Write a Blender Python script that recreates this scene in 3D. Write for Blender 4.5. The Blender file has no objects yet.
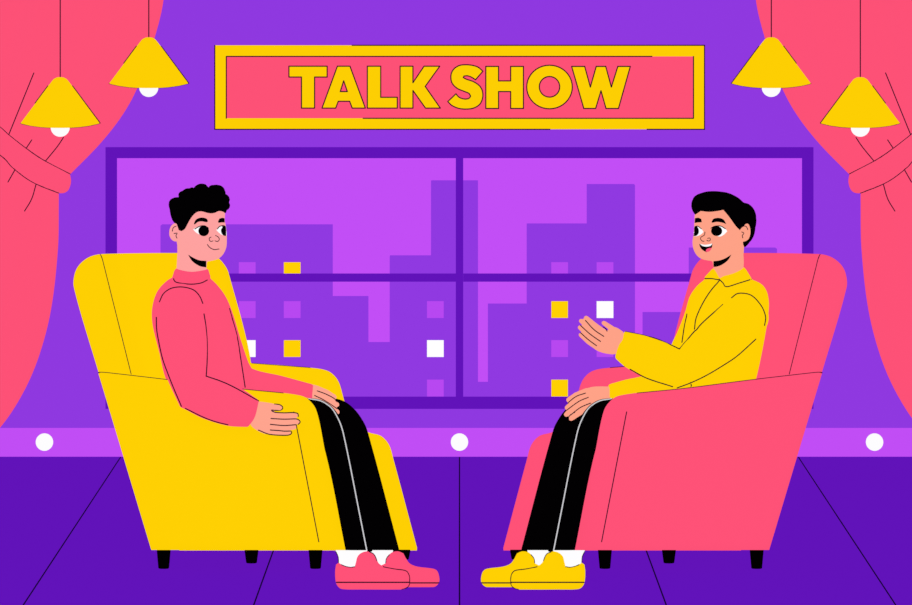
import bpy, bmesh, math
import numpy as np
from mathutils import Vector
from mathutils.geometry import delaunay_2d_cdt
from mathutils.bvhtree import BVHTree

# ---------------------------------------------------------------- camera model
F = 5220.0            # focal length in pixels
VX, VY = 459.5, 0.0   # principal point (level camera with lens shift)
H = 588.0 * 18.0 / F  # camera height above the floor
D0 = 18.5             # camera distance to the world origin
CAM = Vector((0, -D0, H))
WALL = 588.0 * 18.0 / 456.3   # distance of the back wall

def at(px, py, D):
    return Vector(((px - VX) * D / F, D - D0, H - (py - VY) * D / F))

sc = bpy.context.scene
COL = bpy.data.collections.new('set'); sc.collection.children.link(COL)

# ---------------------------------------------------------------- materials
def lin(h):
    h = h.lstrip('#'); r = []
    for i in (0, 2, 4):
        c = int(h[i:i + 2], 16) / 255
        r.append(c / 12.92 if c <= .04045 else ((c + .055) / 1.055) ** 2.4)
    return (*r, 1)

def mat(name, h, share=.03):
    m = bpy.data.materials.new(name); m.use_nodes = True
    nt = m.node_tree; nt.nodes.clear()
    out = nt.nodes.new('ShaderNodeOutputMaterial')
    mix = nt.nodes.new('ShaderNodeMixShader')
    em = nt.nodes.new('ShaderNodeEmission'); df = nt.nodes.new('ShaderNodeBsdfDiffuse')
    rgb = nt.nodes.new('ShaderNodeRGB'); rgb.outputs[0].default_value = lin(h)
    nt.links.new(rgb.outputs[0], em.inputs[0]); nt.links.new(rgb.outputs[0], df.inputs[0])
    mix.inputs[0].default_value = share  # surfaces glow in their own flat colour; only this share takes light
    nt.links.new(em.outputs[0], mix.inputs[1]); nt.links.new(df.outputs[0], mix.inputs[2])
    nt.links.new(mix.outputs[0], out.inputs[0])
    m.diffuse_color = lin(h)
    return m

YEL = mat('sunny_yellow', '#FFD103'); PNK = mat('coral_pink', '#FF5277')
PUR = mat('violet_wall', '#9039E1'); DRK = mat('deep_violet', '#6213BA')
LIT = mat('bright_orchid', '#C24EF6'); WINL = mat('orchid_window', '#B748EF')
BLK = mat('black_cloth_and_shadow', '#020102'); INK = mat('ink_line', '#2A0E22')
INKD = mat('ink_floor', '#150633')
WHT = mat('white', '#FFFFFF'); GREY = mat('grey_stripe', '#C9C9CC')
SKA = mat('skin_rose', '#FFA3A0'); SKH = mat('skin_hand', '#FFA58E'); SKB = mat('skin_peach', '#FFA387')
WSIL = mat('city_violet', '#9039E1', 0.0)

# ---------------------------------------------------------------- 2d helpers
def spline(pts, step=2.0, closed=False):
    """Catmull-Rom through the points, resampled"""
    P = [np.array(p, float) for p in pts]; n = len(P); out = []
    rng = range(n) if closed else range(n - 1)
    for i in rng:
        p1, p2 = P[i], P[(i + 1) % n]
        p0 = P[(i - 1) % n] if (closed or i > 0) else 2 * p1 - p2
        p3 = P[(i + 2) % n] if (closed or i + 2 < n) else 2 * p2 - p1
        k = max(1, int(math.ceil(np.linalg.norm(p2 - p1) / step)))
        for j in range(k):
            t = j / k
            out.append(.5 * ((2 * p1) + (-p0 + p2) * t + (2 * p0 - 5 * p1 + 4 * p2 - p3) * t * t + (-p0 + 3 * p1 - 3 * p2 + p3) * t ** 3))
    if not closed: out.append(P[-1])
    return out

def straight(pts, step=2.0, closed=False):
    P = [np.array(p, float) for p in pts]; n = len(P); out = []
    for i in (range(n) if closed else range(n - 1)):
        a, b = P[i], P[(i + 1) % n]
        k = max(1, int(math.ceil(np.linalg.norm(b - a) / step)))
        for j in range(k): out.append(a + (b - a) * j / k)
    if not closed: out.append(P[-1])
    return out

def soften(pts, step, sharp=40):
    """closed outline: Catmull-Rom where the outline bends gently, straight corners kept"""
    P = [np.array(p, float) for p in pts]; n = len(P); out = []
    corner = []
    for i in range(n):
        a = P[i] - P[i - 1]; b = P[(i + 1) % n] - P[i]
        ang = abs(math.degrees(math.atan2(a[0] * b[1] - a[1] * b[0], a.dot(b))))
        corner.append(ang > sharp)
    for i in range(n):
        p1, p2 = P[i], P[(i + 1) % n]
        p0 = 2 * p1 - p2 if corner[i] else P[i - 1]
        p3 = 2 * p2 - p1 if corner[(i + 1) % n] else P[(i + 2) % n]
        L = np.linalg.norm(p2 - p1); l0 = np.linalg.norm(p1 - p0); l3 = np.linalg.norm(p3 - p2)
        # finite tangents scaled to this span so long neighbours do not overshoot
        m1 = (p2 - p1) if corner[i] else ((p2 - p0) / (l0 + L + 1e-9)) * L
        m2 = (p2 - p1) if corner[(i + 1) % n] else ((p3 - p1) / (l3 + L + 1e-9)) * L
        k = max(1, int(math.ceil(L / step)))
        for j in range(k):
            t = j / k; t2 = t * t; t3 = t2 * t
            out.append((2*t3-3*t2+1)*p1 + (t3-2*t2+t)*m1 + (-2*t3+3*t2)*p2 + (t3-t2)*m2)
    return out

def inside(loops, X, Y):
    r = np.zeros(len(X), bool)
    for L in loops:
        n = len(L)
        for i in range(n):
            x1, y1 = L[i]; x2, y2 = L[(i + 1) % n]
            if y1 == y2: continue
            c = ((y1 > Y) != (y2 > Y)) & (X < (x2 - x1) * (Y - y1) / (y2 - y1) + x1)
            r ^= c
    return r

def dist(loops, X, Y):
    d = np.full(len(X), 1e9)
    for L in loops:
        n = len(L)
        for i in range(n):
            ax, ay = L[i]; bx, by = L[(i + 1) % n]
            vx, vy = bx - ax, by - ay; q = vx * vx + vy * vy
            if q < 1e-12: continue
            t = np.clip(((X - ax) * vx + (Y - ay) * vy) / q, 0, 1)
            d = np.minimum(d, np.hypot(X - ax - t * vx, Y - ay - t * vy))
    return d

def fill(loops, step):
    A = np.concatenate([np.array(L) for L in loops])
    x0, y0 = A.min(0); x1, y1 = A.max(0)
    gx, gy = np.meshgrid(np.arange(x0 + step * .37, x1, step), np.arange(y0 + step * .41, y1, step))
    gx[1::2] += step * .5
    gx, gy = gx.ravel(), gy.ravel()
    ok = inside(loops, gx, gy)
    gx, gy = gx[ok], gy[ok]
    if len(gx):
        ok = dist(loops, gx, gy) > step * .45
        gx, gy = gx[ok], gy[ok]
    co = [Vector((float(p[0]), float(p[1]))) for p in A]; ed = []; k = 0
    for L in loops:
        n = len(L); ed += [(k + i, k + (i + 1) % n) for i in range(n)]; k += n
    co += [Vector((float(a), float(b))) for a, b in zip(gx, gy)]
    v, e, f, *_ = delaunay_2d_cdt(co, ed, [], 0, 1e-5)
    V = np.array([(p.x, p.y) for p in v])
    T = np.array([t for t in f if len(t) == 3])
    C = V[T].mean(1)
    T = T[inside(loops, C[:, 0], C[:, 1])]
    return V, T

# ---------------------------------------------------------------- part builder
class Part:
    def __init__(s, *mats):
        s.bm = bmesh.new(); s.mats = list(mats); s.tree = None; s.D = D0
    def slot(s, m):
        if m not in s.mats: s.mats.append(m)
        return s.mats.index(m)
    def puff(s, loops, D, T, r=12, e=.002, step=4, soft=True, ref=None, m=0, sharp=40):
        """a cushion-like solid: outline at depth D, swelling to half thickness T over r pixels"""
        if not isinstance(loops[0][0], (tuple, list, np.ndarray)): loops = [loops]
        L = [(soften(l, step * .6, sharp) if soft else straight(l, step * .8, True)) for l in loops]
        V, F_ = fill(L, step)
        d = dist(L, V[:, 0], V[:, 1]); onb = d < 1e-3
        dd = d if ref is None else dist([soften(ref, 2)], V[:, 0], V[:, 1])
        h = e + (T - e) * np.sqrt(np.clip(1 - (1 - np.clip(dd / r, 0, 1)) ** 2, 0, 1))
        a, b = [], []
        for (x, y), hh in zip(V, h):
            Dc = D(x, y) if callable(D) else D
            p = at(x, y, Dc)
            a.append(s.bm.verts.new(p - Vector((0, hh, 0)))); b.append(s.bm.verts.new(p + Vector((0, hh, 0))))
        cnt = {}
        for t in F_:
            fs = []
            fs.append(s.bm.faces.new([a[i] for i in t])); fs.append(s.bm.faces.new([b[i] for i in t[::-1]]))
            for f in fs: f.material_index = m
            for i in range(3):
                k = (t[i], t[(i + 1) % 3]); cnt.setdefault(tuple(sorted(k)), []).append(k)
        for k, l in cnt.items():
            if len(l) == 1:
                i, j = l[0]
                f = s.bm.faces.new([a[i], b[i], b[j], a[j]]); f.material_index = m
        s.D = D(V[0][0], V[0][1]) if callable(D) else D
        return s
    def box(s, x0, y0, x1, y1, D1, D2, m=0):
        """pixel rectangle measured on its front face, D1 (front) to D2 (back)"""
        a, c = at(x0, y1, D1), at(x1, y0, D1)
        return s.wbox(a.x, c.x, D1 - D0, D2 - D0, a.z, c.z, m)
    def wbox(s, x0, x1, y0, y1, z0, z1, m=0):
        v = [s.bm.verts.new((x, y, z)) for z in (z0, z1) for (x, y) in ((x0, y0), (x1, y0), (x1, y1), (x0, y1))]
        for q in ((3, 2, 1, 0), (4, 5, 6, 7), (0, 1, 5, 4), (1, 2, 6, 5), (2, 3, 7, 6), (3, 0, 4, 7)):
            f = s.bm.faces.new([v[i] for i in q]); f.material_index = m
        return s
    def tube3(s, pts, rad, m=0, seg=10, cap=True):
        pts = [Vector(p) for p in pts]; n = len(pts)
        if not hasattr(rad, '__len__'): rad = [rad] * n
        if cap:   # round ends
            P, R = [], []
            d0 = (pts[0] - pts[1]).normalized(); d1 = (pts[-1] - pts[-2]).normalized()
            for a in (80, 50, 25):
                P.append(pts[0] + d0 * rad[0] * math.sin(math.radians(a))); R.append(rad[0] * math.cos(math.radians(a)))
            P += pts; R += list(rad)
            for a in (25, 50, 80):
                P.append(pts[-1] + d1 * rad[-1] * math.sin(math.radians(a))); R.append(rad[-1] * math.cos(math.radians(a)))
            pts, rad = P, R; n = len(pts)
        rings = []; up = Vector((0, 1, 0))
        for i, p in enumerate(pts):
            t = (pts[min(i + 1, n - 1)] - pts[max(i - 1, 0)])
            if t.length < 1e-9: t = Vector((1, 0, 0))
            t.normalize()
            u = up - t * up.dot(t)
            if u.length < .05: u = Vector((1, 0, 0)) - t * t.x
            u.normalize(); w = t.cross(u)
            rings.append([s.bm.verts.new(p + (u * math.cos(2 * math.pi * k / seg) + w * math.sin(2 * math.pi * k / seg)) * rad[i]) for k in range(seg)])
        for A, B in zip(rings, rings[1:]):
            for k in range(seg):
                f = s.bm.faces.new([A[k], A[(k + 1) % seg], B[(k + 1) % seg], B[k]]); f.material_index = m
        for R_ in (rings[0][::-1], rings[-1]):
            f = s.bm.faces.new(R_); f.material_index = m
        return s
    def limb(s, pts, m=0, seg=14, n=6):
        """pts: (px, py, D, radius in px) joints, smoothly joined"""
        q = []
        P = [np.array(p, float) for p in pts]
        for i in range(len(P) - 1):
            for j in range(n):
                q.append(P[i] + (P[i + 1] - P[i]) * j / n)
        q.append(P[-1])
        return s.tube3([at(a[0], a[1], a[2]) for a in q], [a[3] * a[2] / F for a in q], m, seg)
    def lathe(s, px, py0, D, prof, m=0, seg=40):
        """prof: (radius px, py) pairs around a vertical axis"""
        k = D / F; rings = []
        for r, y in prof:
            c = at(px, y, D)
            rings.append([s.bm.verts.new(c + Vector((math.cos(2*math.pi*i/seg), math.sin(2*math.pi*i/seg), 0)) * max(r, .05) * k) for i in range(seg)])
        for A, B in zip(rings, rings[1:]):
            for i in range(seg):
                f = s.bm.faces.new([A[i], A[(i+1) % seg], B[(i+1) % seg], B[i]]); f.material_index = m
        for R_ in (rings[0][::-1], rings[-1]):
            f = s.bm.faces.new(R_); f.material_index = m
        return s
    def remesh(s, v=.004):
        bmesh.ops.recalc_face_normals(s.bm, faces=s.bm.faces)
        me = bpy.data.meshes.new('tmp'); s.bm.to_mesh(me)
        ob = bpy.data.objects.new('tmp', me); sc.collection.objects.link(ob)
        mo = ob.modifiers.new('r', 'REMESH'); mo.mode = 'VOXEL'; mo.voxel_size = v; mo.adaptivity = 0
        dg = bpy.context.evaluated_depsgraph_get(); dg.update()
        m2 = bpy.data.meshes.new_from_object(ob.evaluated_get(dg))
        s.bm.free(); s.bm = bmesh.new(); s.bm.from_mesh(m2)
        for f in s.bm.faces: f.material_index = 0
        # light relax to remove voxel stairs
        for _ in range(2): bmesh.ops.smooth_vert(s.bm, verts=s.bm.verts, factor=.5, use_axis_x=True, use_axis_y=True, use_axis_z=True)
        bpy.data.objects.remove(ob); bpy.data.meshes.remove(me); bpy.data.meshes.remove(m2)
        return s
    def bvh(s):
        bmesh.ops.recalc_face_normals(s.bm, faces=s.bm.faces)
        s.tree = BVHTree.FromBMesh(s.bm); return s
    def hit(s, x, y, near=True):
        g = at(x, y, s.D); d = (g - CAM).normalized()
        l, *_ = s.tree.ray_cast(CAM, d)
        if l is None and near:
            l, *_ = s.tree.find_nearest(g)
        return l
    def line(s, pts, w=1.15, m=None, soft=True, off=.0025, seg=6, free=None):
        """an ink line drawn on the surface; w in pixels"""
        if s.tree is None: s.bvh()
        P = spline(pts, 2.0) if soft else straight(pts, 3.0)
        q = []
        for a in P:
            if free is not None:
                Dc = free(a[0], a[1]) if callable(free) else free
                l = s.hit(a[0], a[1], False)
                if l is None or abs(l.y + D0 - Dc) > .075: l = at(a[0], a[1], Dc)
            else: l = s.hit(a[0], a[1])
            if l is not None: q.append(l + (CAM - l).normalized() * off)
        # smooth the depth so the line does not jitter
        for _ in range(2):
            for i in range(1, len(q) - 1):
                q[i] = Vector((q[i].x, min(q[i].y, (q[i-1].y + q[i].y + q[i+1].y) / 3), q[i].z))
        q2 = [q[0]]
        for p in q[1:]:
            if (p - q2[-1]).length > 1e-4: q2.append(p)
        if len(q2) > 1:
            r = w * .5 * 18.6 / F
            if w * 0 + (CAM - q2[0]).length > 21: r = w * .5 * WALL / F
            s.tube3(q2, r, s.slot(m or INK), seg, True)
        return s
    def flat_line(s, pts, D, w=1.15, m=None):
        """a straight ink line lying on a flat upright face at depth D"""
        s.tree = s.tree or True; k = s.slot(m or INK); h = w / 2
        for a, b in zip(pts, pts[1:]):
            a, b = np.array(a, float), np.array(b, float); d = b - a; n = np.linalg.norm(d)
            if n < 1e-6: continue
            d /= n; q = np.array([-d[1], d[0]]) * h; a = a - d * h * .6; b = b + d * h * .6
            lo = [at(*(c), D) for c in (a + q, b + q, b - q, a - q)]
            fr = [s.bm.verts.new(v - Vector((0, .0012, 0))) for v in lo]; bk = [s.bm.verts.new(v + Vector((0, .001, 0))) for v in lo]
            fs = [fr, bk[::-1]] + [[fr[(i + 1) % 4], fr[i], bk[i], bk[(i + 1) % 4]] for i in range(4)]
            for f in fs: s.bm.faces.new(f).material_index = k
        return s
    def drape(s, poly, m, off=.002, step=.8, soft=True):
        """a painted patch lying on the surface"""
        if s.tree is None: s.bvh()
        L = [soften(poly, step, 50) if soft else straight(poly, step, True)]
        V, T = fill(L, step); k = s.slot(m); vs = []
        for x, y in V:
            l = s.hit(x, y, False)
            vs.append(None if l is None else s.bm.verts.new(l + (CAM - l).normalized() * off))
        for t in T:
            if all(vs[i] is not None for i in t):
                f = s.bm.faces.new([vs[i] for i in t]); f.material_index = k
        for v in vs:
            if v is not None and not v.link_faces: s.bm.verts.remove(v)
        return s
    def build(s, name, parent=None, smooth=True, normals=True):
        if normals and s.tree is None: bmesh.ops.recalc_face_normals(s.bm, faces=s.bm.faces)
        me = bpy.data.meshes.new(name)
        if parent is not None:
            off = world_loc(parent)
        else:
            vs = [v.co for v in s.bm.verts]
            lo = Vector([min(v[i] for v in vs) for i in range(3)]); hi = Vector([max(v[i] for v in vs) for i in range(3)])
            off = Vector(((lo.x + hi.x) / 2, (lo.y + hi.y) / 2, lo.z))
        for v in s.bm.verts: v.co -= off
        for f in s.bm.faces: f.smooth = smooth
        s.bm.to_mesh(me); s.bm.free()
        for m in s.mats: me.materials.append(m)
        ob = bpy.data.objects.new(name, me); COL.objects.link(ob)
        if parent is not None: ob.parent = parent
        else: ob.location = off
        return ob

def world_loc(o):
    l = Vector(o.location)
    while o.parent is not None:
        o = o.parent; l += Vector(o.location)
    return l

def tag(o, label=None, cat=None, group=None, kind=None):
    if label: o['label'] = label
    if cat: o['category'] = cat
    if group: o['group'] = group
    if kind: o['kind'] = kind
    return o
def thing(name, loc, label, cat, group=None, kind=None):
    o = bpy.data.objects.new(name, None); COL.objects.link(o); o.location = loc; o.empty_display_size = .1
    return tag(o, label, cat, group, kind)

def lerp(xs, ys):
    return lambda x, y: float(np.interp(y, xs, ys))
def Z(ox, oy, s, pts):
    return [(ox + x / s, oy + y / s) for x, y in pts]

# ================================================================ THE ROOM
WY = WALL - D0
XW, ZC, YF = 3.1, 3.4, -5.0
p = Part(DRK).wbox(-XW, XW, YF, WY, -.08, 0).bvh(); p.D = 18
for (a, b) in (((120.5, 457.3), (22, 607)), ((307, 457.3), (253, 607)), ((459.5, 457.3), (459.5, 607)),
               ((612, 457.3), (667, 607)), ((798.5, 457.3), (897, 607))):
    # board joints in the stage floor, carried on towards the front edge
    d = (b[0] - a[0]) / (b[1] - a[1])
    p.line([a, b, (a[0] + d * 240, a[1] + 240)], 1.2, INKD, soft=False, off=.0)
fl = p.build('floor'); tag(fl, 'deep violet stage floor with thin black joints fanning forward', 'floor', kind='structure')

fr = dict(x0=105.5, x1=813.5, y0=147.3, y1=408.9)
ox0, oy0, ox1, oy1 = fr['x0'] + 4, fr['y0'] + 4, fr['x1'] - 4, fr['y1'] - 4
A, B = at(ox0, oy1, WALL), at(ox1, oy0, WALL)
p = Part(PUR)
p.wbox(-XW, A.x, WY, WY + .1, 0, ZC).wbox(B.x, XW, WY, WY + .1, 0, ZC)
p.wbox(A.x, B.x, WY, WY + .1, 0, A.z).wbox(A.x, B.x, WY, WY + .1, B.z, ZC)
tag(p.build('wall_back', smooth=False), 'flat violet wall behind the stage', 'wall', kind='structure')
tag(Part(PUR).wbox(-XW - .1, -XW, YF, WY + .1, 0, ZC).build('wall_left', smooth=False), 'violet side wall beyond the left curtain', 'wall', kind='structure')
tag(Part(PUR).wbox(XW, XW + .1, YF, WY + .1, 0, ZC).build('wall_right', smooth=False), 'violet side wall beyond the right curtain', 'wall', kind='structure')
tag(Part(PUR).wbox(-XW - .1, XW + .1, YF, WY + .1, ZC, ZC + .1).build('ceiling', smooth=False), 'violet studio ceiling that carries the lamps', 'ceiling', kind='structure')
p = Part(LIT); c = at(0, 428.3, WALL - .02)
p.wbox(-XW, XW, WY - .02, WY, 0, c.z)
tag(p.build('baseboard_back', smooth=False), 'bright orchid band along the foot of the back wall', 'baseboard', kind='structure')

# window
w = thing('window_1', at(459.5, 408, WALL), 'wide four-part window with a deep violet frame', 'window', kind='structure')
D1, D2 = WALL - .03, WALL + .04
p = Part(DRK)
p.box(fr['x0'], fr['y0'], fr['x1'], 158.2, D1, D2).box(fr['x0'], 397.8, fr['x1'], fr['y1'], D1, D2)
p.box(fr['x0'], 158.2, 116, 397.8, D1, D2).box(803, 158.2, fr['x1'], 397.8, D1, D2)
p.build('window_frame', w, smooth=False)
Part(DRK).box(455.8, 158.2, 463.2, 397.8, D1 + .005, D2 - .01).build('mullion', w, smooth=False)
Part(DRK).box(116, 274, 456, 281.7, D1 + .01, D2 - .015).build('transom', w, smooth=False)
Part(DRK).box(463.3, 274, 803, 281.7, D1 + .01, D2 - .015).build('transom', w, smooth=False)

# ================================================================ THE CITY OUTSIDE
BZ = -60
def building(label, D, blocks, wins, depth=1.6):
    xs = [b[0] for b in blocks] + [b[1] for b in blocks]
    c = at((min(xs) + max(xs)) / 2, 0, D)
    r = thing('building', (c.x, D - D0 + depth / 2, BZ), label, 'building', 'city buildings outside the window')
    for i, (x0, x1, y) in enumerate(blocks):
        dd = depth - i * .3; y = y * (1 + dd / D)
        a, b = at(x0, y, D), at(x1, y, D)
        nm = 'tower_block' if i == 0 else 'side_block'
        Part(WSIL).wbox(a.x, b.x, D - D0, D - D0 + dd, BZ, a.z).build(nm, r, smooth=False)
    for x, y, m in wins:
        q = Part(m).box(x + .3, y + .3, x + 17, y + 17, D - .12, D + .02).build('window', r, smooth=False)
        if m is YEL: q['label'] = 'yellow lit window'
        elif m is WHT: q['label'] = 'white lit window'
    return r
building('broad flat-roofed violet tower behind the seated man in pink, stepping down rightward', 262,
         [(160.5, 332, 224.3), (332, 368, 296), (368, 389.7, 342)],
         [(238.5, 262, WINL), (283.5, 262, YEL), (238.5, 301, WINL), (283.5, 301, WINL), (238.5, 340, WHT), (283.5, 340, YEL)])
building('tall violet tower rising behind the central window mullion, with one white lit window', 240,
         [(431, 478, 180.3), (389.7, 431, 255.3), (478, 488, 381.8)],
         [(426.7, 301, WINL), (426.7, 340, WHT), (426.7, 379.5, WINL)])
building('violet tower with stepped roof behind the open raised hand, three yellow and white windows', 252,
         [(587.5, 635, 184), (527, 587.5, 223.4), (488, 527, 303.5)],
         [(551, 262, WINL), (596.4, 262, WINL), (551, 301, YEL), (596.4, 301, WHT), (551, 340, WINL), (596.4, 340, WINL), (551, 379.5, YEL), (596.4, 379.5, WINL)])
building('low violet block seen above the far arm of the pink armchair', 270, [(643.6, 700, 312)], [])
building('violet block whose roof shows just above the pink armchair behind the man in yellow', 285, [(690, 777, 247.5)], [])
tag(Part(WSIL).wbox(-60, 60, 200 - D0, 330 - D0, BZ - .5, BZ).build('ground', smooth=False), 'city ground far below the studio window', 'ground', kind='structure')

# ================================================================ ROUND WALL LIGHTS
for x, l in ((44.5, 'white round lamp in the baseboard below the left curtain'),
             (459.5, 'white round lamp in the baseboard between the two armchairs'),
             (874.5, 'white round lamp in the baseboard below the right curtain')):
    p = Part(WHT); k = (WALL - .03) / F; c = at(x, 442, WALL - .02); rings = []
    for r, o in ((8.7, 0), (8.7, .008), (7.6, .016), (5, .022), (2, .025)):
        rings.append([p.bm.verts.new(c + Vector((math.cos(a) * r * k, -o, math.sin(a) * r * k))) for a in [2 * math.pi * i / 32 for i in range(32)]])
    for A_, B_ in zip(rings, rings[1:]):
        for i in range(32): p.bm.faces.new([A_[i], A_[(i + 1) % 32], B_[(i + 1) % 32], B_[i]])
    p.bm.faces.new(rings[0][::-1]); p.bm.faces.new(rings[-1])
    tag(p.build('wall_light'), l, 'light', 'round baseboard lights')

# ================================================================ SIGN
SD = WALL - .05
s_ = thing('talk_show_sign', at(460, 129, WALL - .03), 'long yellow-framed pink sign reading TALK SHOW above the window', 'sign')
p = Part(YEL)
X0, X1, Y0, Y1, I0, I1, J0, J1 = 214.8, 704.5, 45.3, 129.3, 226.3, 693.5, 56.4, 118.3
p.box(X0, Y0, X1, J0, SD, WALL).box(X0, J1, X1, Y1, SD, WALL).box(X0, J0, I0, J1, SD, WALL).box(I1, J0, X1, J1, SD, WALL)
bmesh.ops.recalc_face_normals(p.bm, faces=p.bm.faces)
def il(pts): p.flat_line(pts, SD, 1.1)
il([(X0, Y1), (X0, Y0)]); il([(352, Y0), (X1, Y0), (X1, Y1), (647, Y1)]); il([(550, Y1), (X0, Y1)])
il([(I0, J1), (I0, J0), (652, J0)]); il([(I1, J0), (I1, J1), (363, J1)])
p.build('sign_frame', s_, smooth=False)
Part(PNK).box(I0 - 1, J0 - 1, I1 + 1, J1 + 1, SD + .02, WALL - .005).build('sign_panel', s_, smooth=False)
a2 = lambda pts: Z(200, 30, 3.508, pts)
a3 = lambda pts: Z(450, 30, 3.378, pts)
def ell(cx, cy, rx, ry, n=40): return [(cx + rx * math.cos(2*math.pi*i/n), cy + ry * math.sin(2*math.pi*i/n)) for i in range(n)]
LET = {
 'T': [a2([(312,127),(446,127),(446,165),(402,165),(402,274),(356,274),(356,165),(312,165)])],
 'A': [a2([(482,127),(526,127),(580,274),(534,274),(525,250),(485,250),(476,274),(428,274)]), a2([(504,178),(517,216),(492,216)])],
 'L': [a2([(587,127),(634,127),(634,236),(692,236),(692,274),(587,274)])],
 'K': [a2([(702,127),(747,127),(747,185),(786,127),(841,127),(790,198),(843,274),(791,274),(747,212),(747,274),(702,274)])],
 'S': [Z(430, 55, 9.12, [(482,148),(440,112),(390,95),(330,89),(270,95),(220,125),(194,170),(192,225),(207,265),(250,305),(320,335),(355,350),(370,375),(355,396),(310,401),(265,385),(237,354),(162,425),(200,460),(260,486),(330,493),(400,483),(455,448),(480,390),(478,330),(455,285),(400,245),(330,220),(303,205),(310,192),(345,190),(385,206),(415,226)])],
 'H': [a3([(121,123),(164,123),(164,172),(205,172),(205,123),(248,123),(248,265),(205,265),(205,208),(164,208),(164,265),(121,265)])],
 'O': [ell(549.5, 87, 22.8, 21.8), ell(549.5, 86.8, 10.2, 10.3)],
 'W': [a3([(411,123),(455,123),(474,193),(494,123),(526,123),(545,193),(567,123),(609,123),(569,265),(527,265),(510,205),(492,265),(452,265)])],
}
for ch in 'TALKSHOW':
    p = Part(YEL); lp = [soften(l, 1.5, 55) if ch == 'S' else l for l in LET[ch]]
    p.puff(lp, SD + .01, .012, 3, e=.012, step=3, soft=False).bvh(); p.D = SD
    for L in lp: p.flat_line(list(L) + [L[0]], SD - .002, 1.15)
    q = p.build('letter', s_, smooth=False); q['label'] = 'yellow letter ' + ch

# ================================================================ CURTAINS
def curtain(mx, label, side):
    P = lambda pts: [(mx(x), y) for x, y in pts]
    r = thing('curtain', at(mx(-30), 466, 22.72), label, 'curtain', 'stage curtains')
    D = 22.72
    wave = lambda x, y: D + .03 * math.sin((mx(x) + (y - 170) * .25) / 7.0)
    top = [(-132, -330), (178, -330), (176, -200), (171, -90), (163.5, 0), (154, 40), (140.7, 80), (125.5, 110.3), (102.7, 140.7), (70.5, 174), (60, 184), (20, 175), (-132, 60)]
    p = Part(PNK).puff(P(top), wave, .025, 5, step=7).bvh(); p.D = D
    for l in ([(33.8, 73), (8.7, 134.8)], [(31.7, 140), (26, 148.6)], [(63.4, 137.5), (57, 147), (45.5, 161)]): p.line(P(l), 1.1)
    p.build('upper_drape', r)
    low = [(-132, 90), (0, 150), (58.8, 188), (58.8, 200), (57.9, 249), (51, 309.6), (39, 356), (23, 393), (0, 427.7), (-24, 448), (-60, 464.5), (-132, 464.5)]
    p = Part(PNK).puff(P(low), lambda x, y: wave(x, y) + .02, .025, 5, step=7).bvh(); p.D = D
    for l in ([(15, 169.7), (8, 182)], [(36.2, 183.7), (31.7, 198.8), (24.6, 211)]): p.line(P(l), 1.1)
    p.build('lower_drape', r)
    tie = [(-132, 60), (-40, 100), (0, 127), (8.7, 134.8), (26.4, 148.6), (45, 161), (70, 174), (71, 181.6), (68.7, 189.5), (64.8, 192.7), (58.7, 193), (39.7, 185.6), (26.4, 178.4), (12, 167), (0, 155), (-40, 128), (-132, 90)]
    p = Part(PNK).puff(P(tie), D - .07, .05, 10, step=4).bvh(); p.D = D - .07
    p.line(P([(-40, 100), (0, 127), (8.7, 134.8), (26.4, 148.6), (45, 161), (70, 174)]), 1.1)
    p.line(P([(-40, 128), (0, 155), (12, 167), (26.4, 178.4), (39.7, 185.6), (58.7, 193)]), 1.1)
    p.build('tieback', r)
curtain(lambda x: x, 'coral pink curtain tied back, hanging beside the yellow armchair', 0)
curtain(lambda x: 919.4 - x, 'coral pink curtain tied back, hanging beside the pink armchair', 1)

# ================================================================ PENDANT LAMPS
def lamp(x, y, label, flip):
    D = 19.6
    r = thing('pendant_lamp', at(x, y, D), label, 'lamp', 'yellow cone pendant lamps')
    t = at(x, y + 2, D)
    Part(INK).tube3([t, Vector((t.x, t.y, ZC))], 1.1 * .5 * D / F, 0, 8).build('cord', r)
    p = Part(YEL)
    prof = [(.2, y), (3.5, y + .4), (6.5, y + 2), (9, y + 5), (12.2, y + 9.3), (25.7, y + 27.5), (39.6, y + 46.2), (37.5, y + 46.9), (30, y + 48.6), (20, y + 50), (10, y + 50.7), (.2, y + 50.9)]
    p.lathe(x, y, D, prof, seg=56).bvh(); p.D = D
    p.line([(x - 39.8, y + 46.3), (x - 30, y + 48.9), (x - 20, y + 50.4), (x, y + 51.2), (x + 20, y + 50.4), (x + 30, y + 48.9), (x + 39.8, y + 46.3)], 1.1, off=.002)
    long_, short_ = [(12.4, 9), (26, 27.3), (39.9, 46)], [(12.4, 9), (25, 26)]
    for sg, l in ((1, short_ if flip else long_), (-1, long_ if flip else short_)):
        p.line([(x + sg * a, y + b) for a, b in l], 1.2, soft=False, off=.0, free=D)
    p.build('lamp_shade', r)
    p = Part(WHT); cy = y + 50.2
    p.lathe(x, y, D, [(9.6 * math.cos(a), cy - 0 + 9.6 * math.sin(a)) for a in np.linspace(-.5, math.pi / 2 - .01, 12)])
    p.build('bulb', r)
lamp(60.2, 77, 'lower of the two yellow cone lamps by the yellow armchair side', False)
lamp(148.8, 37.2, 'higher of the two yellow cone lamps by the yellow armchair side', False)
lamp(771.3, 37.2, 'higher of the two yellow cone lamps by the pink armchair side', True)
lamp(860.3, 77, 'lower of the two yellow cone lamps by the pink armchair side', True)

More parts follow.
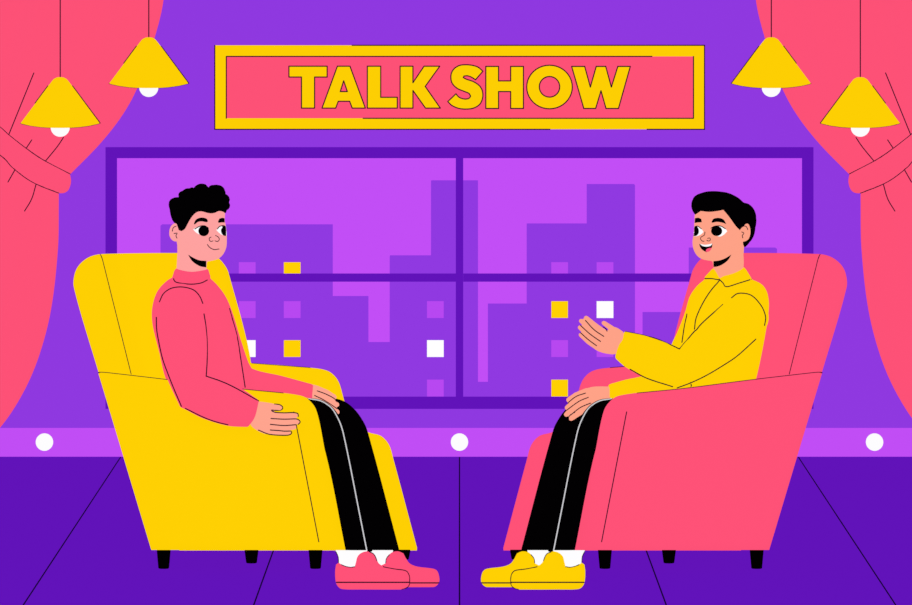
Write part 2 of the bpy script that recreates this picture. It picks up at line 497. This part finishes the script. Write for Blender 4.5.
# ================================================================ ARMCHAIRS
def armchair(mx, M, label):
    P = lambda pts: [(mx(x), y) for x, y in pts]
    c = at(mx(250), 566, 18.72)
    r = thing('armchair', (c.x, c.y, 0), label, 'armchair', 'studio armchairs')
    def dback(x, y):
        u = mx(x) - (101 + (y - 253) * .248)
        return float(np.interp(u, [-2, 16, 110], [18.59, 18.86, 18.94]))
    p = Part(M).puff(P([(a + .9, b + 1.2) for a, b in [(73.3, 286), (74.2, 272), (79, 263), (88, 256), (101, 253), (203, 252.3), (214, 255), (222, 262), (227.5, 272), (250.5, 366), (248, 420), (150, 425), (112, 418), (98, 371)]]), dback, .07, 8, e=.02, step=4, sharp=45).bvh()
    p.line(P([(101, 254), (131, 374)]), 1.1, soft=False)
    p.build('backrest', r)
    p = Part(M).puff(P([(126, 430), (306, 432), (313, 446), (332, 544), (162, 544)]), 18.74, .185, 8, e=.15, step=6)
    p.build('seat', r)
    p = Part(M).puff(P([(200, 361), (252, 363.8), (310, 368.5), (328, 372), (337.5, 381), (343, 398), (350, 426), (369, 433.5), (381, 437), (389, 446), (393.5, 461), (417, 549.2), (180, 549.2), (170, 400)]), 18.965, .06, 6, e=.045, step=5).bvh(); p.D = 18.99
    p.line(P([(252, 363.4), (310, 367.8)]), 1.2)
    p.build('armrest', r)
    p = Part(M).puff(P([(98.8, 372), (169, 380.2), (234, 388.6), (283, 393.6), (299, 396), (305, 398), (311, 403), (315.5, 409.6), (319.5, 424), (324, 448), (343.8, 549), (151.8, 549)]), 18.50, .05, 6, e=.035, step=5).bvh(); p.D = 18.46
    p.line(P([(98.5, 371.8), (169, 380), (234, 388.3), (283, 393.2)]), 1.3)
    p.line(P([(293.8, 412), (318.8, 541.7)]), 1.1, soft=False)
    p.build('armrest', r)
    for x, D, yt in ((163.7, 18.62, 546), (315.5, 18.62, 546), (251.5, 18.80, 546), (403.5, 18.925, 549.5)):
        yf = 588 * 18 / D
        q = Part(BLK).lathe(mx(x), 0, D, [(6.9, yt), (6.9, 551), (5.4, yf - .6), (4.9, yf)], seg=20).build('leg', r)
        q['label'] = 'short tapered black leg'
    return r
L = lambda x: x
R = lambda x: 920.4 - x
armchair(L, YEL, 'yellow armchair with rounded back on short black legs, seat of the man in pink')
armchair(R, PNK, 'coral pink armchair with rounded back on short black legs, seat of the man in yellow')

# ================================================================ PEOPLE
def trousers_shoes(mx, person, shoe_m, shoe_name):
    P = lambda pts: [(mx(x), y) for x, y in pts]
    dn = lerp([400, 440, 550], [18.68, 18.62, 18.24]); df = lerp([400, 440, 550], [18.82, 18.78, 18.36])
    p = Part(BLK)
    p.puff(P([(185, 394), (292, 399), (302, 399.5), (309, 398.6), (321, 400), (331.5, 406.5), (340, 418), (346, 434), (350.5, 450), (373, 551.6), (346, 551.6), (325, 450), (316, 437), (190, 437)]), dn, .055, 14, e=.02, step=4)
    p.puff(P([(195, 394), (290, 400), (308, 399.5), (330, 398), (344, 401.5), (353.4, 408.5), (361, 418), (367.3, 430.7), (399.6, 551.6), (358, 551.6), (343, 470), (335, 430), (200, 435)]), df, .055, 14, e=.02, step=4)
    p.puff(P([(178, 385), (225, 392), (240, 402), (235, 437), (185, 437), (172, 420)]), 18.74, .13, 18, step=5)
    p.remesh(.0045).bvh(); p.D = 18.5
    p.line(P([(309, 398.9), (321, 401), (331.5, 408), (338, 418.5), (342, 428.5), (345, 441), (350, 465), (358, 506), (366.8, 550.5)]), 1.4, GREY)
    p.build('trousers', person)
    S = lambda pts, dy=0: [(mx(320 + x / 7.015), 530 + y / 7.015 + dy) for x, y in pts]
    p = Part(WHT).puff(S([(110, 146), (128, 190), (130, 265), (255, 285), (300, 220), (330, 146)]), lerp([548, 570], [18.215, 18.035]), .034, 8, e=.022, step=2.5).bvh(); p.D = 18.1
    p.line(S([(111, 152), (127, 188), (130, 228)]), .9, free=18.13)
    p.build('sock', person)
    Part(WHT).puff(S([(300, 146), (360, 200), (400, 270), (475, 285), (500, 200), (512, 146)]), lerp([548, 570], [18.335, 18.10]), .034, 8, e=.022, step=2.5).build('sock', person)
    near = [(130, 230), (112, 243), (106, 290), (110, 360), (125, 395), (155, 414), (300, 417), (580, 417), (610, 405), (628, 380), (630, 330), (615, 295), (590, 281), (520, 272), (450, 258), (410, 232), (395, 195), (375, 165), (345, 152), (310, 153), (280, 168), (262, 190), (252, 228), (245, 255), (215, 262), (170, 252)]
    far = [(458, 240), (465, 205), (480, 180), (510, 155), (550, 150), (585, 165), (605, 205), (630, 240), (680, 262), (800, 280), (825, 300), (838, 350), (835, 380), (815, 406), (790, 415), (600, 417), (400, 417), (375, 390), (372, 310), (385, 262), (420, 258)]
    p = Part(shoe_m).puff(S(near), 17.955, .036, 11, step=2.5).bvh(); p.D = 17.955
    p.line(S([(116, 367), (350, 367), (628, 367)]), 1.3)
    p.line(S([(345, 153), (375, 167), (390, 190), (398, 215)]), .9)
    p.line(S([(445, 258), (520, 273), (590, 282), (615, 297), (628, 330), (627, 380), (610, 404), (575, 416)]), 1.0)
    p.line(S([(150, 243), (200, 260), (243, 258)]), .9)
    p.build(shoe_name, person)
    p = Part(shoe_m).puff(S([(a, b + 14 * (417 - b) / 265) for a, b in far], -2), 18.03, .036, 11, step=2.5).bvh(); p.D = 18.03
    p.line(S([(630, 385), (835, 385)], -2), 1.3)
    p.line(S([(461, 245), (466, 214), (486, 188)], -2), .9)
    p.build(shoe_name, person)

def legs_in_trousers(p, mx):
    p.limb([(mx(200), 411, 18.72, 8), (mx(318), 416, 18.70, 8), (mx(334), 440, 18.64, 5.5), (mx(358), 540, 18.31, 3.6), (mx(352), 556, 18.19, 2.8), (mx(350), 575, 18.02, 2.8)])
    p.limb([(mx(350), 575, 18.0, 3), (mx(347), 579, 17.97, 4), (mx(395), 580, 17.957, 3.5)])
    p.limb([(mx(210), 410, 18.78, 8), (mx(338), 416, 18.84, 8), (mx(352), 440, 18.80, 5.5), (mx(382), 536, 18.47, 3.2), (mx(384), 554, 18.34, 2.4), (mx(386), 572, 18.10, 2.8)])
    p.limb([(mx(386), 571, 18.09, 3), (mx(384), 575, 18.05, 4), (mx(425), 577, 18.032, 3.5)])

# ---------------------------------------------------------------- man in the pink turtleneck
c = at(270, 588, 18.5)
man = thing('person', (c.x, c.y, 0), 'person with curly black hair in pink turtleneck seated in the yellow armchair', 'person')
f1 = lambda pts: Z(140, 170, 5.04, pts)
g1 = lambda pts: Z(140, 260, 3.186, pts)
h1 = lambda pts: Z(240, 370, 7.567, pts)
HD = 18.70
p = Part(SKA)
headL = f1([(190, 150), (235, 115), (310, 100), (380, 105), (420, 140), (430, 200), (428, 250), (436, 300), (438, 350), (435, 390), (420, 424), (397, 446), (368, 456), (335, 460), (275, 445), (215, 415), (188, 380), (182, 300), (180, 220)])
p.puff(headL, HD, .085, 24, step=2.5)
p.puff(f1([(186, 300), (188, 420), (188, 540), (225, 590), (300, 585), (334, 540), (335, 505), (335, 440), (300, 350)]), HD, .05, 14, step=2.5)
p.puff(f1([(200, 285), (188, 270), (173, 268), (158, 280), (149, 300), (148, 328), (157, 348), (172, 359), (190, 360), (205, 340)]), 18.665, .018, 5, e=.006, step=1.5)
p.limb([(191, 280, HD, 10), (190, 310, HD, 16), (200, 360, HD, 18), (208, 400, 18.73, 17), (215, 412, 18.74, 15)])
p.limb([(178, 305, 18.62, 10), (185, 370, 18.45, 9), (208, 402, 18.38, 8), (262, 410, 18.37, 6.5)])
p.limb([(205, 305, 18.80, 9), (225, 365, 18.80, 7), (258, 384, 18.76, 4.5), (318, 391, 18.715, 4)])
legs_in_trousers(p, L)
# near hand
p.puff(h1([(60, 330), (130, 238), (200, 246), (262, 257), (262, 300), (255, 330), (250, 400), (250, 480), (180, 478), (120, 450), (80, 412)]), 18.368, .019, 5, e=.006, step=1.5)
def finger(p, z, pts, D, r0, r1):
    q = z(pts); n = len(q)
    p.limb([(x, y, D + (0 if i < n - 1 else .004), r0 + (r1 - r0) * i / (n - 1)) for i, (x, y) in enumerate(q)], seg=12, n=5)
finger(p, h1, [(215, 285), (262, 280), (300, 286)], 18.352, 3.1, 2.6)
finger(p, h1, [(225, 346), (330, 348), (418, 342)], 18.366, 3.15, 2.85)
finger(p, h1, [(222, 390), (330, 396), (432, 391)], 18.364, 3.1, 2.8)
finger(p, h1, [(220, 432), (330, 436), (408, 432)], 18.366, 3.0, 2.7)
finger(p, h1, [(190, 464), (290, 474), (368, 475)], 18.370, 2.8, 2.5)
# far hand, resting on the knee
FD = 18.705
p.puff(h1([(535, 108), (560, 112), (600, 125), (640, 150), (665, 215), (630, 245), (590, 222), (545, 212), (535, 200)]), FD, .016, 5, e=.006, step=1.5)
finger(p, h1, [(580, 142), (655, 170), (712, 206)], FD, 3.1, 2.7)
finger(p, h1, [(575, 172), (655, 212), (733, 262)], FD - .003, 3.0, 2.6)
finger(p, h1, [(570, 196), (650, 245), (737, 318)], FD, 3.0, 2.5)
finger(p, h1, [(560, 200), (640, 252), (715, 318)], FD + .012, 2.6, 2.2)
finger(p, h1, [(550, 195), (590, 228), (630, 262)], FD + .016, 2.8, 2.4)
p.remesh(.0032).bvh(); p.D = 18.36
p.slot(SKH)
_lim = at(0, 365, 18.5).z
for f in p.bm.faces:
    if f.calc_center_median().z < _lim: f.material_index = 1
ln = lambda z, pts, w=1.0, free=None: p.line(z(pts), w, off=.002, free=free)
for l in ([(262, 258), (300, 262), (323, 280), (318, 298), (295, 306), (238, 303), (262, 318), (330, 324), (405, 322), (438, 330), (441, 352)],
          [(235, 367), (330, 372), (415, 370), (440, 374), (456, 393), (440, 412)], [(230, 411), (330, 420), (425, 414)], [(230, 454), (290, 458), (340, 463), (385, 462), (390, 478), (370, 492), (310, 494), (220, 486), (140, 455)]): ln(h1, l, 1.15, 18.365)
p.D = FD
for l in ([(585, 158), (650, 182), (712, 215), (735, 240)], [(565, 193), (640, 230), (735, 293)]): ln(h1, l, 1.05)
p.D = HD - .05
ln(f1, [(182, 283), (168, 290), (163, 308)], .9); ln(f1, [(172, 320), (188, 318), (181, 330), (186, 343)], .9)
# face
p.drape(f1([(268, 299), (285, 289), (310, 285), (325, 300), (322, 330), (300, 325), (280, 313)]), WHT, .0016)
p.drape(f1(ell(321, 307, 27, 26.5, 20)), BLK, .0028)
p.line(f1([(277, 297), (300, 284), (325, 281), (345, 293)]), 1.0, BLK, off=.003)
p.drape(f1([(385, 303), (398, 287), (415, 281), (436, 283), (437, 331), (415, 328), (400, 318)]), WHT, .0016, .6)
p.drape(f1([(420, 283), (437, 281), (438, 333), (421, 330), (411, 318), (409, 300)]), BLK, .0028, .6)
p.line(f1([(390, 297), (402, 284), (420, 280), (435, 281)]), 1.0, BLK, off=.003)
p.drape(f1([(271, 273), (281, 251), (306, 240), (335, 245), (343, 258), (337, 263), (312, 259), (292, 262), (276, 274)]), BLK)
p.drape(f1([(393, 260), (400, 245), (416, 241), (431, 246), (433, 265), (415, 264), (396, 266)]), BLK, .002, .6)
ln(f1, [(358, 338), (349, 343), (349, 353), (358, 360), (368, 357)], .85); ln(f1, [(381, 330), (395, 338), (400, 350), (392, 360), (378, 357)], .85)
ln(f1, [(340, 376), (352, 391), (374, 401), (398, 398)], .95)
p.drape(f1([(242, 426), (270, 443), (300, 455), (334, 458), (334, 491), (300, 484), (263, 459)]), BLK, .003)  # shadow under the chin, painted black on the neck
p.build('body', man)
hair = f1([(188, 268), (176, 268), (163, 245), (150, 200), (146, 165), (157, 146), (180, 138), (196, 141), (200, 118), (225, 97), (250, 92), (268, 102), (280, 80), (305, 69), (328, 73), (342, 92), (365, 78), (395, 76), (417, 88), (428, 108), (426, 122), (444, 130), (453, 148), (446, 165), (454, 180), (447, 196), (436, 203), (432, 216), (420, 206), (400, 203), (385, 210), (365, 213), (345, 210), (320, 203), (297, 205), (275, 222), (258, 245), (243, 272), (231, 293), (215, 303), (200, 299), (195, 285)])
ref = f1([(176, 268), (150, 200), (146, 165), (180, 138), (200, 118), (250, 92), (305, 69), (350, 72), (395, 76), (428, 108), (453, 148), (454, 180), (440, 205), (436, 300), (442, 390), (402, 446), (335, 461), (240, 440), (188, 400), (176, 330)])
p = Part(BLK).puff(hair, HD, .105, 24, e=.004, step=2.2, ref=ref)
# curls standing up from the crown, front to back
for (x, y, d) in ((215, 130, .05), (262, 112, .06), (310, 100, .055), (365, 100, .05), (410, 120, .045), (425, 150, .04), (190, 165, .045), (240, 150, .085), (300, 140, .09), (360, 150, .08)):
    for sgn in (-1, 1):
        q = f1([(x, y)])[0]; p.limb([(q[0], q[1] + 1, HD + sgn * d, 3.4), (q[0], q[1] - .5, HD + sgn * d, 4.4)], seg=12, n=2)
p.build('hair', man)
# sweater
p = Part(PNK)
torso = g1([(105, 56), (160, 62), (222, 56), (250, 84), (275, 120), (295, 168), (320, 250), (345, 325), (357, 350), (350, 405), (335, 425), (235, 440), (120, 440), (85, 385), (72, 345), (55, 260), (38, 180), (41, 140), (55, 100), (80, 71)])
p.puff(torso, 18.70, .115, 26, step=4)
p.puff(g1([(113, 27), (165, 35), (215, 30), (223, 58), (214, 68), (165, 76), (112, 70), (103, 60)]), HD, .063, 8, e=.056, step=2.5)
ds = lerp([290, 372], [18.585, 18.362])
p.puff(g1([(40, 150), (55, 105), (90, 82), (135, 76), (178, 92), (205, 130), (208, 172), (214, 240), (216, 310), (217, 360), (262, 379), (307, 400), (379, 448), (366, 500), (345, 531), (280, 527), (200, 503), (145, 475), (129, 468), (84, 368), (54, 262), (40, 200)]), ds, .05, 14, e=.02, step=3.5)
p.puff(g1([(235, 200), (290, 220), (330, 320), (360, 348), (450, 370), (553, 398), (549, 441), (440, 424), (340, 412), (260, 420)]), lambda x, y: float(np.interp(x, [230, 312], [18.79, 18.71])), .03, 9, e=.02, step=3)
p.remesh(.0042).bvh(); p.D = 18.42
for l in ([(107, 60), (112, 69), (130, 74), (165, 77), (195, 73), (214, 64)], [(62, 133), (75, 107), (100, 90), (135, 86), (170, 95), (190, 115), (200, 138)],
          [(204, 172), (210, 210), (214, 260), (214, 320), (211, 369)],
          [(285, 155), (298, 200), (310, 245), (322, 320), (335, 405)]): p.line(g1(l), 1.2)
for l in ([(52, 183), (53, 220), (60, 262), (72, 315), (90, 365), (110, 415), (132, 466)], [(145, 473), (200, 500), (240, 515), (280, 525)],
          [(211, 370), (260, 387), (305, 408), (378, 449)]): p.line(g1(l), 1.25, free=ds)
p.build('sweater', man)
trousers_shoes(L, man, PNK, 'shoe')

# ---------------------------------------------------------------- man in the yellow shirt
c = at(650, 588, 18.5)
man2 = thing('person', (c.x, c.y, 0), 'person with smooth black hair in yellow shirt gesturing from the pink armchair', 'person')
f2 = lambda pts: Z(670, 180, 5.04, pts)
g2 = lambda pts: Z(550, 260, 3.183, pts)
h2 = lambda pts: Z(555, 370, 7.567, pts)
h3 = lambda pts: Z(565, 300, 7.567, pts)
p = Part(SKB)
p.puff(f2([(125, 168), (135, 115), (180, 90), (250, 85), (330, 110), (385, 170), (395, 240), (375, 320), (372, 370), (320, 395), (270, 405), (218, 408), (180, 404), (150, 393), (130, 373), (117, 345), (113, 310), (118, 275), (122, 215)]), HD, .085, 24, step=2.5)
p.puff(f2([(300, 250), (364, 250), (367, 330), (369, 448), (330, 500), (285, 512), (248, 500), (222, 455), (218, 440), (218, 380)]), HD, .05, 14, step=2.5)
p.puff(f2([(358, 245), (368, 222), (384, 215), (397, 224), (405, 250), (404, 275), (395, 298), (378, 309), (364, 312), (352, 285)]), 18.625, .018, 5, e=.008, step=1.5)
p.limb([(724, 290, HD, 8), (728, 315, HD, 16), (722, 355, HD, 18), (712, 395, 18.73, 17), (706, 412, 18.74, 15)])
p.limb([(750, 310, 18.62, 10), (720, 350, 18.56, 9), (682, 372, 18.50, 8), (645, 350, 18.46, 7), (622, 340, 18.45, 6)])
p.limb([(700, 320, 18.80, 8), (685, 360, 18.82, 7), (650, 385, 18.75, 6), (604, 392, 18.71, 4.5)])
legs_in_trousers(p, R)
p.puff(h3([(446, 245), (440, 240), (388, 208), (340, 200), (318, 240), (285, 265), (240, 300), (205, 340), (225, 372), (280, 398), (330, 408), (372, 411), (392, 404)]), 18.45, .018, 5, e=.006, step=1.5)
finger(p, h3, [(395, 245), (340, 205), (294, 174)], 18.44, 3.0, 2.4)
finger(p, h3, [(318, 262), (235, 200), (160, 136)], 18.447, 3.4, 2.5)
finger(p, h3, [(285, 292), (195, 222), (122, 158)], 18.444, 3.3, 2.4)
finger(p, h3, [(258, 325), (180, 265), (112, 208)], 18.446, 3.1, 2.3)
finger(p, h3, [(240, 355), (180, 318), (119, 264)], 18.450, 3.0, 2.3)
p.puff(h2([(420, 124), (403, 125), (340, 124), (280, 128), (215, 148), (215, 250), (245, 315), (290, 280), (330, 245), (403, 214), (418, 210)]), FD, .016, 5, e=.006, step=1.5)
finger(p, h2, [(240, 160), (160, 190), (103, 226)], FD, 3.3, 2.6)
finger(p, h2, [(240, 198), (160, 232), (92, 285)], FD - .002, 3.2, 2.6)
finger(p, h2, [(250, 232), (160, 280), (86, 336)], FD - .002, 3.2, 2.6)
finger(p, h2, [(262, 262), (190, 322), (122, 368)], FD, 3.1, 2.5)
finger(p, h2, [(330, 200), (290, 240), (255, 285)], FD + .014, 2.8, 2.4)
p.remesh(.0032).bvh(); p.D = 18.44
for l in ([(155, 155), (220, 225), (293, 275)], [(118, 193), (190, 258), (268, 313)], [(118, 248), (180, 303), (238, 345)], [(290, 205), (308, 217), (318, 235)]): ln(h3, l, 1.1, 18.445)
p.D = FD
for l in ([(230, 175), (160, 200), (95, 250)], [(252, 207), (180, 238), (87, 305)], [(270, 250), (190, 285), (108, 350)]): ln(h2, l, 1.05)
p.D = HD - .05
ln(f2, [(370, 232), (384, 234), (392, 250)], .9); ln(f2, [(362, 262), (373, 268), (364, 280), (367, 292)], .9)
p.drape(f2([(222, 275), (232, 238), (255, 233), (275, 242), (289, 258), (272, 275), (250, 285)]), WHT, .0016)
p.drape(f2(ell(235, 257, 28, 25, 20)), BLK, .0028)
p.line(f2([(207, 243), (225, 233), (255, 232), (278, 245)]), 1.0, BLK, off=.003)
p.drape(f2([(120, 233), (140, 234), (158, 246), (169, 262), (155, 275), (135, 283), (119, 283)]), WHT, .0016, .6)
p.drape(f2([(120, 232), (135, 234), (144, 248), (144, 268), (133, 281), (118, 282), (115, 257)]), BLK, .0028, .6)
p.line(f2([(121, 232), (140, 233), (158, 246)]), .9, BLK, off=.003)
p.drape(f2([(209, 212), (219, 196), (245, 191), (269, 199), (284, 222), (260, 214), (235, 211), (213, 215)]), BLK)
p.drape(f2([(118, 209), (126, 193), (143, 190), (158, 197), (160, 213), (140, 214), (122, 217)]), BLK, .002, .6)
ln(f2, [(176, 262), (173, 278), (157, 287), (154, 298), (163, 308), (171, 309)], .85); ln(f2, [(190, 294), (201, 292), (204, 301), (196, 308), (186, 304)], .85)
p.drape(f2([(147, 322), (170, 328), (190, 327), (214, 321), (211, 340), (200, 357), (183, 364), (163, 352), (152, 338)]), BLK, .0018)
p.drape(f2([(150, 321), (170, 326), (190, 325), (213, 320), (206, 331), (185, 336), (163, 332)]), WHT, .0028)
p.drape(f2([(183, 350), (196, 343), (210, 342), (204, 354), (193, 362), (180, 361)]), PNK, .0028)
p.drape(f2([(219, 409), (250, 405), (280, 394), (310, 375), (292, 404), (262, 427), (235, 437), (219, 438)]), BLK, .003)  # chin's cast shadow, a black patch painted on the neck
p.build('body', man2)
hair2 = f2([(125, 172), (113, 153), (108, 125), (114, 100), (130, 80), (160, 65), (200, 57), (250, 58), (300, 68), (345, 90), (372, 114), (400, 123), (423, 150), (434, 190), (430, 240), (420, 280), (401, 313), (375, 338), (366, 320), (366, 290), (372, 240), (366, 228), (355, 234), (345, 247), (330, 232), (315, 213), (297, 187), (277, 162), (262, 145), (230, 151), (190, 155), (150, 152)])
ref2 = f2([(113, 153), (108, 125), (114, 100), (160, 65), (250, 58), (345, 90), (400, 123), (434, 190), (430, 240), (401, 313), (375, 345), (320, 395), (218, 408), (150, 393), (117, 345), (113, 300), (118, 220)])
Part(BLK).puff(hair2, HD, .1, 24, e=.004, step=2.2, ref=ref2).build('hair', man2)
p = Part(YEL)
p.puff(g2([(495, 60), (545, 66), (590, 82), (640, 60), (675, 78), (692, 105), (697, 150), (685, 240), (657, 375), (640, 420), (460, 430), (400, 400), (380, 300), (388, 265), (405, 230), (430, 165), (445, 115), (470, 80)]), 18.70, .115, 26, step=4)
p.puff(f2([(221, 446), (174, 497), (200, 512), (243, 510), (250, 500), (236, 472)]), HD, .066, 6, e=.056, step=2)
p.puff(f2([(375, 440), (395, 472), (411, 500), (350, 518), (285, 538), (265, 518), (249, 501), (262, 484), (290, 475), (330, 462)]), HD, .066, 6, e=.056, step=2)
def darm(x, y): return float(np.interp(x, [615, 680, 745], [18.45, 18.50, 18.60]))
p.puff(g2([(238, 227), (300, 240), (388, 270), (412, 283), (430, 262), (550, 142), (580, 108), (615, 98), (655, 112), (688, 145), (693, 200), (655, 255), (600, 308), (500, 368), (412, 407), (390, 403), (310, 378), (240, 340), (207, 312), (215, 280)]), darm, .048, 13, e=.02, step=3.5)
p.puff(g2([(186, 397), (240, 382), (300, 368), (380, 330), (440, 300), (470, 380), (400, 425), (275, 432), (205, 442), (187, 436)]), lambda x, y: float(np.interp(x, [608, 690], [18.715, 18.78])), .03, 9, e=.02, step=3)
p.remesh(.0042).bvh(); p.D = 18.46
for l in ([(176, 497), (210, 497), (245, 503)], [(248, 500), (268, 520), (285, 538), (350, 519), (411, 500)]): p.line(f2(l), 1.15, free=18.635)
for l in ([(540, 64), (510, 100), (485, 140), (465, 185), (460, 220)], [(578, 120), (600, 106), (640, 112), (672, 145), (686, 180), (683, 208)],
          [(405, 407), (450, 390), (500, 366), (560, 330), (600, 302), (655, 252)], [(436, 172), (427, 215), (420, 262)], [(447, 390), (449, 402)]): p.line(g2(l), 1.2)
for l in ([(412, 283), (430, 262), (480, 205), (550, 142)], [(240, 228), (300, 240), (350, 255), (412, 283)], [(255, 348), (310, 377), (390, 403)]): p.line(g2(l), 1.25, free=darm)
p.build('shirt', man2)
trousers_shoes(R, man2, YEL, 'shoe')

# ================================================================ LIGHT, WORLD, CAMERA
wd = bpy.data.worlds.new('dusk_sky'); sc.world = wd; wd.use_nodes = True
bg = wd.node_tree.nodes['Background']; bg.inputs[0].default_value = lin('#C24EF6'); bg.inputs[1].default_value = 1.0
sn = bpy.data.lights.new('studio_sun', 'SUN'); sn.energy = 2.4; sn.angle = .5
so = bpy.data.objects.new('studio_sun', sn); COL.objects.link(so); so.location = (0, -8, 6)
so.rotation_euler = (math.radians(68), 0, math.radians(-8))

cam = bpy.data.cameras.new('camera'); co = bpy.data.objects.new('camera', cam); COL.objects.link(co)
co.location = CAM; co.rotation_euler = (math.pi / 2, 0, 0)
cam.sensor_fit = 'HORIZONTAL'; cam.sensor_width = 36; cam.lens = F * 36 / 912
cam.shift_x = -(VX - 456) / 912; cam.shift_y = -(302.5 - VY) / 912
cam.clip_start = .5; cam.clip_end = 2000
sc.camera = co
sc.view_settings.view_transform = 'Standard'; sc.view_settings.look = 'None'
sc.view_settings.exposure = 0; sc.view_settings.gamma = 1
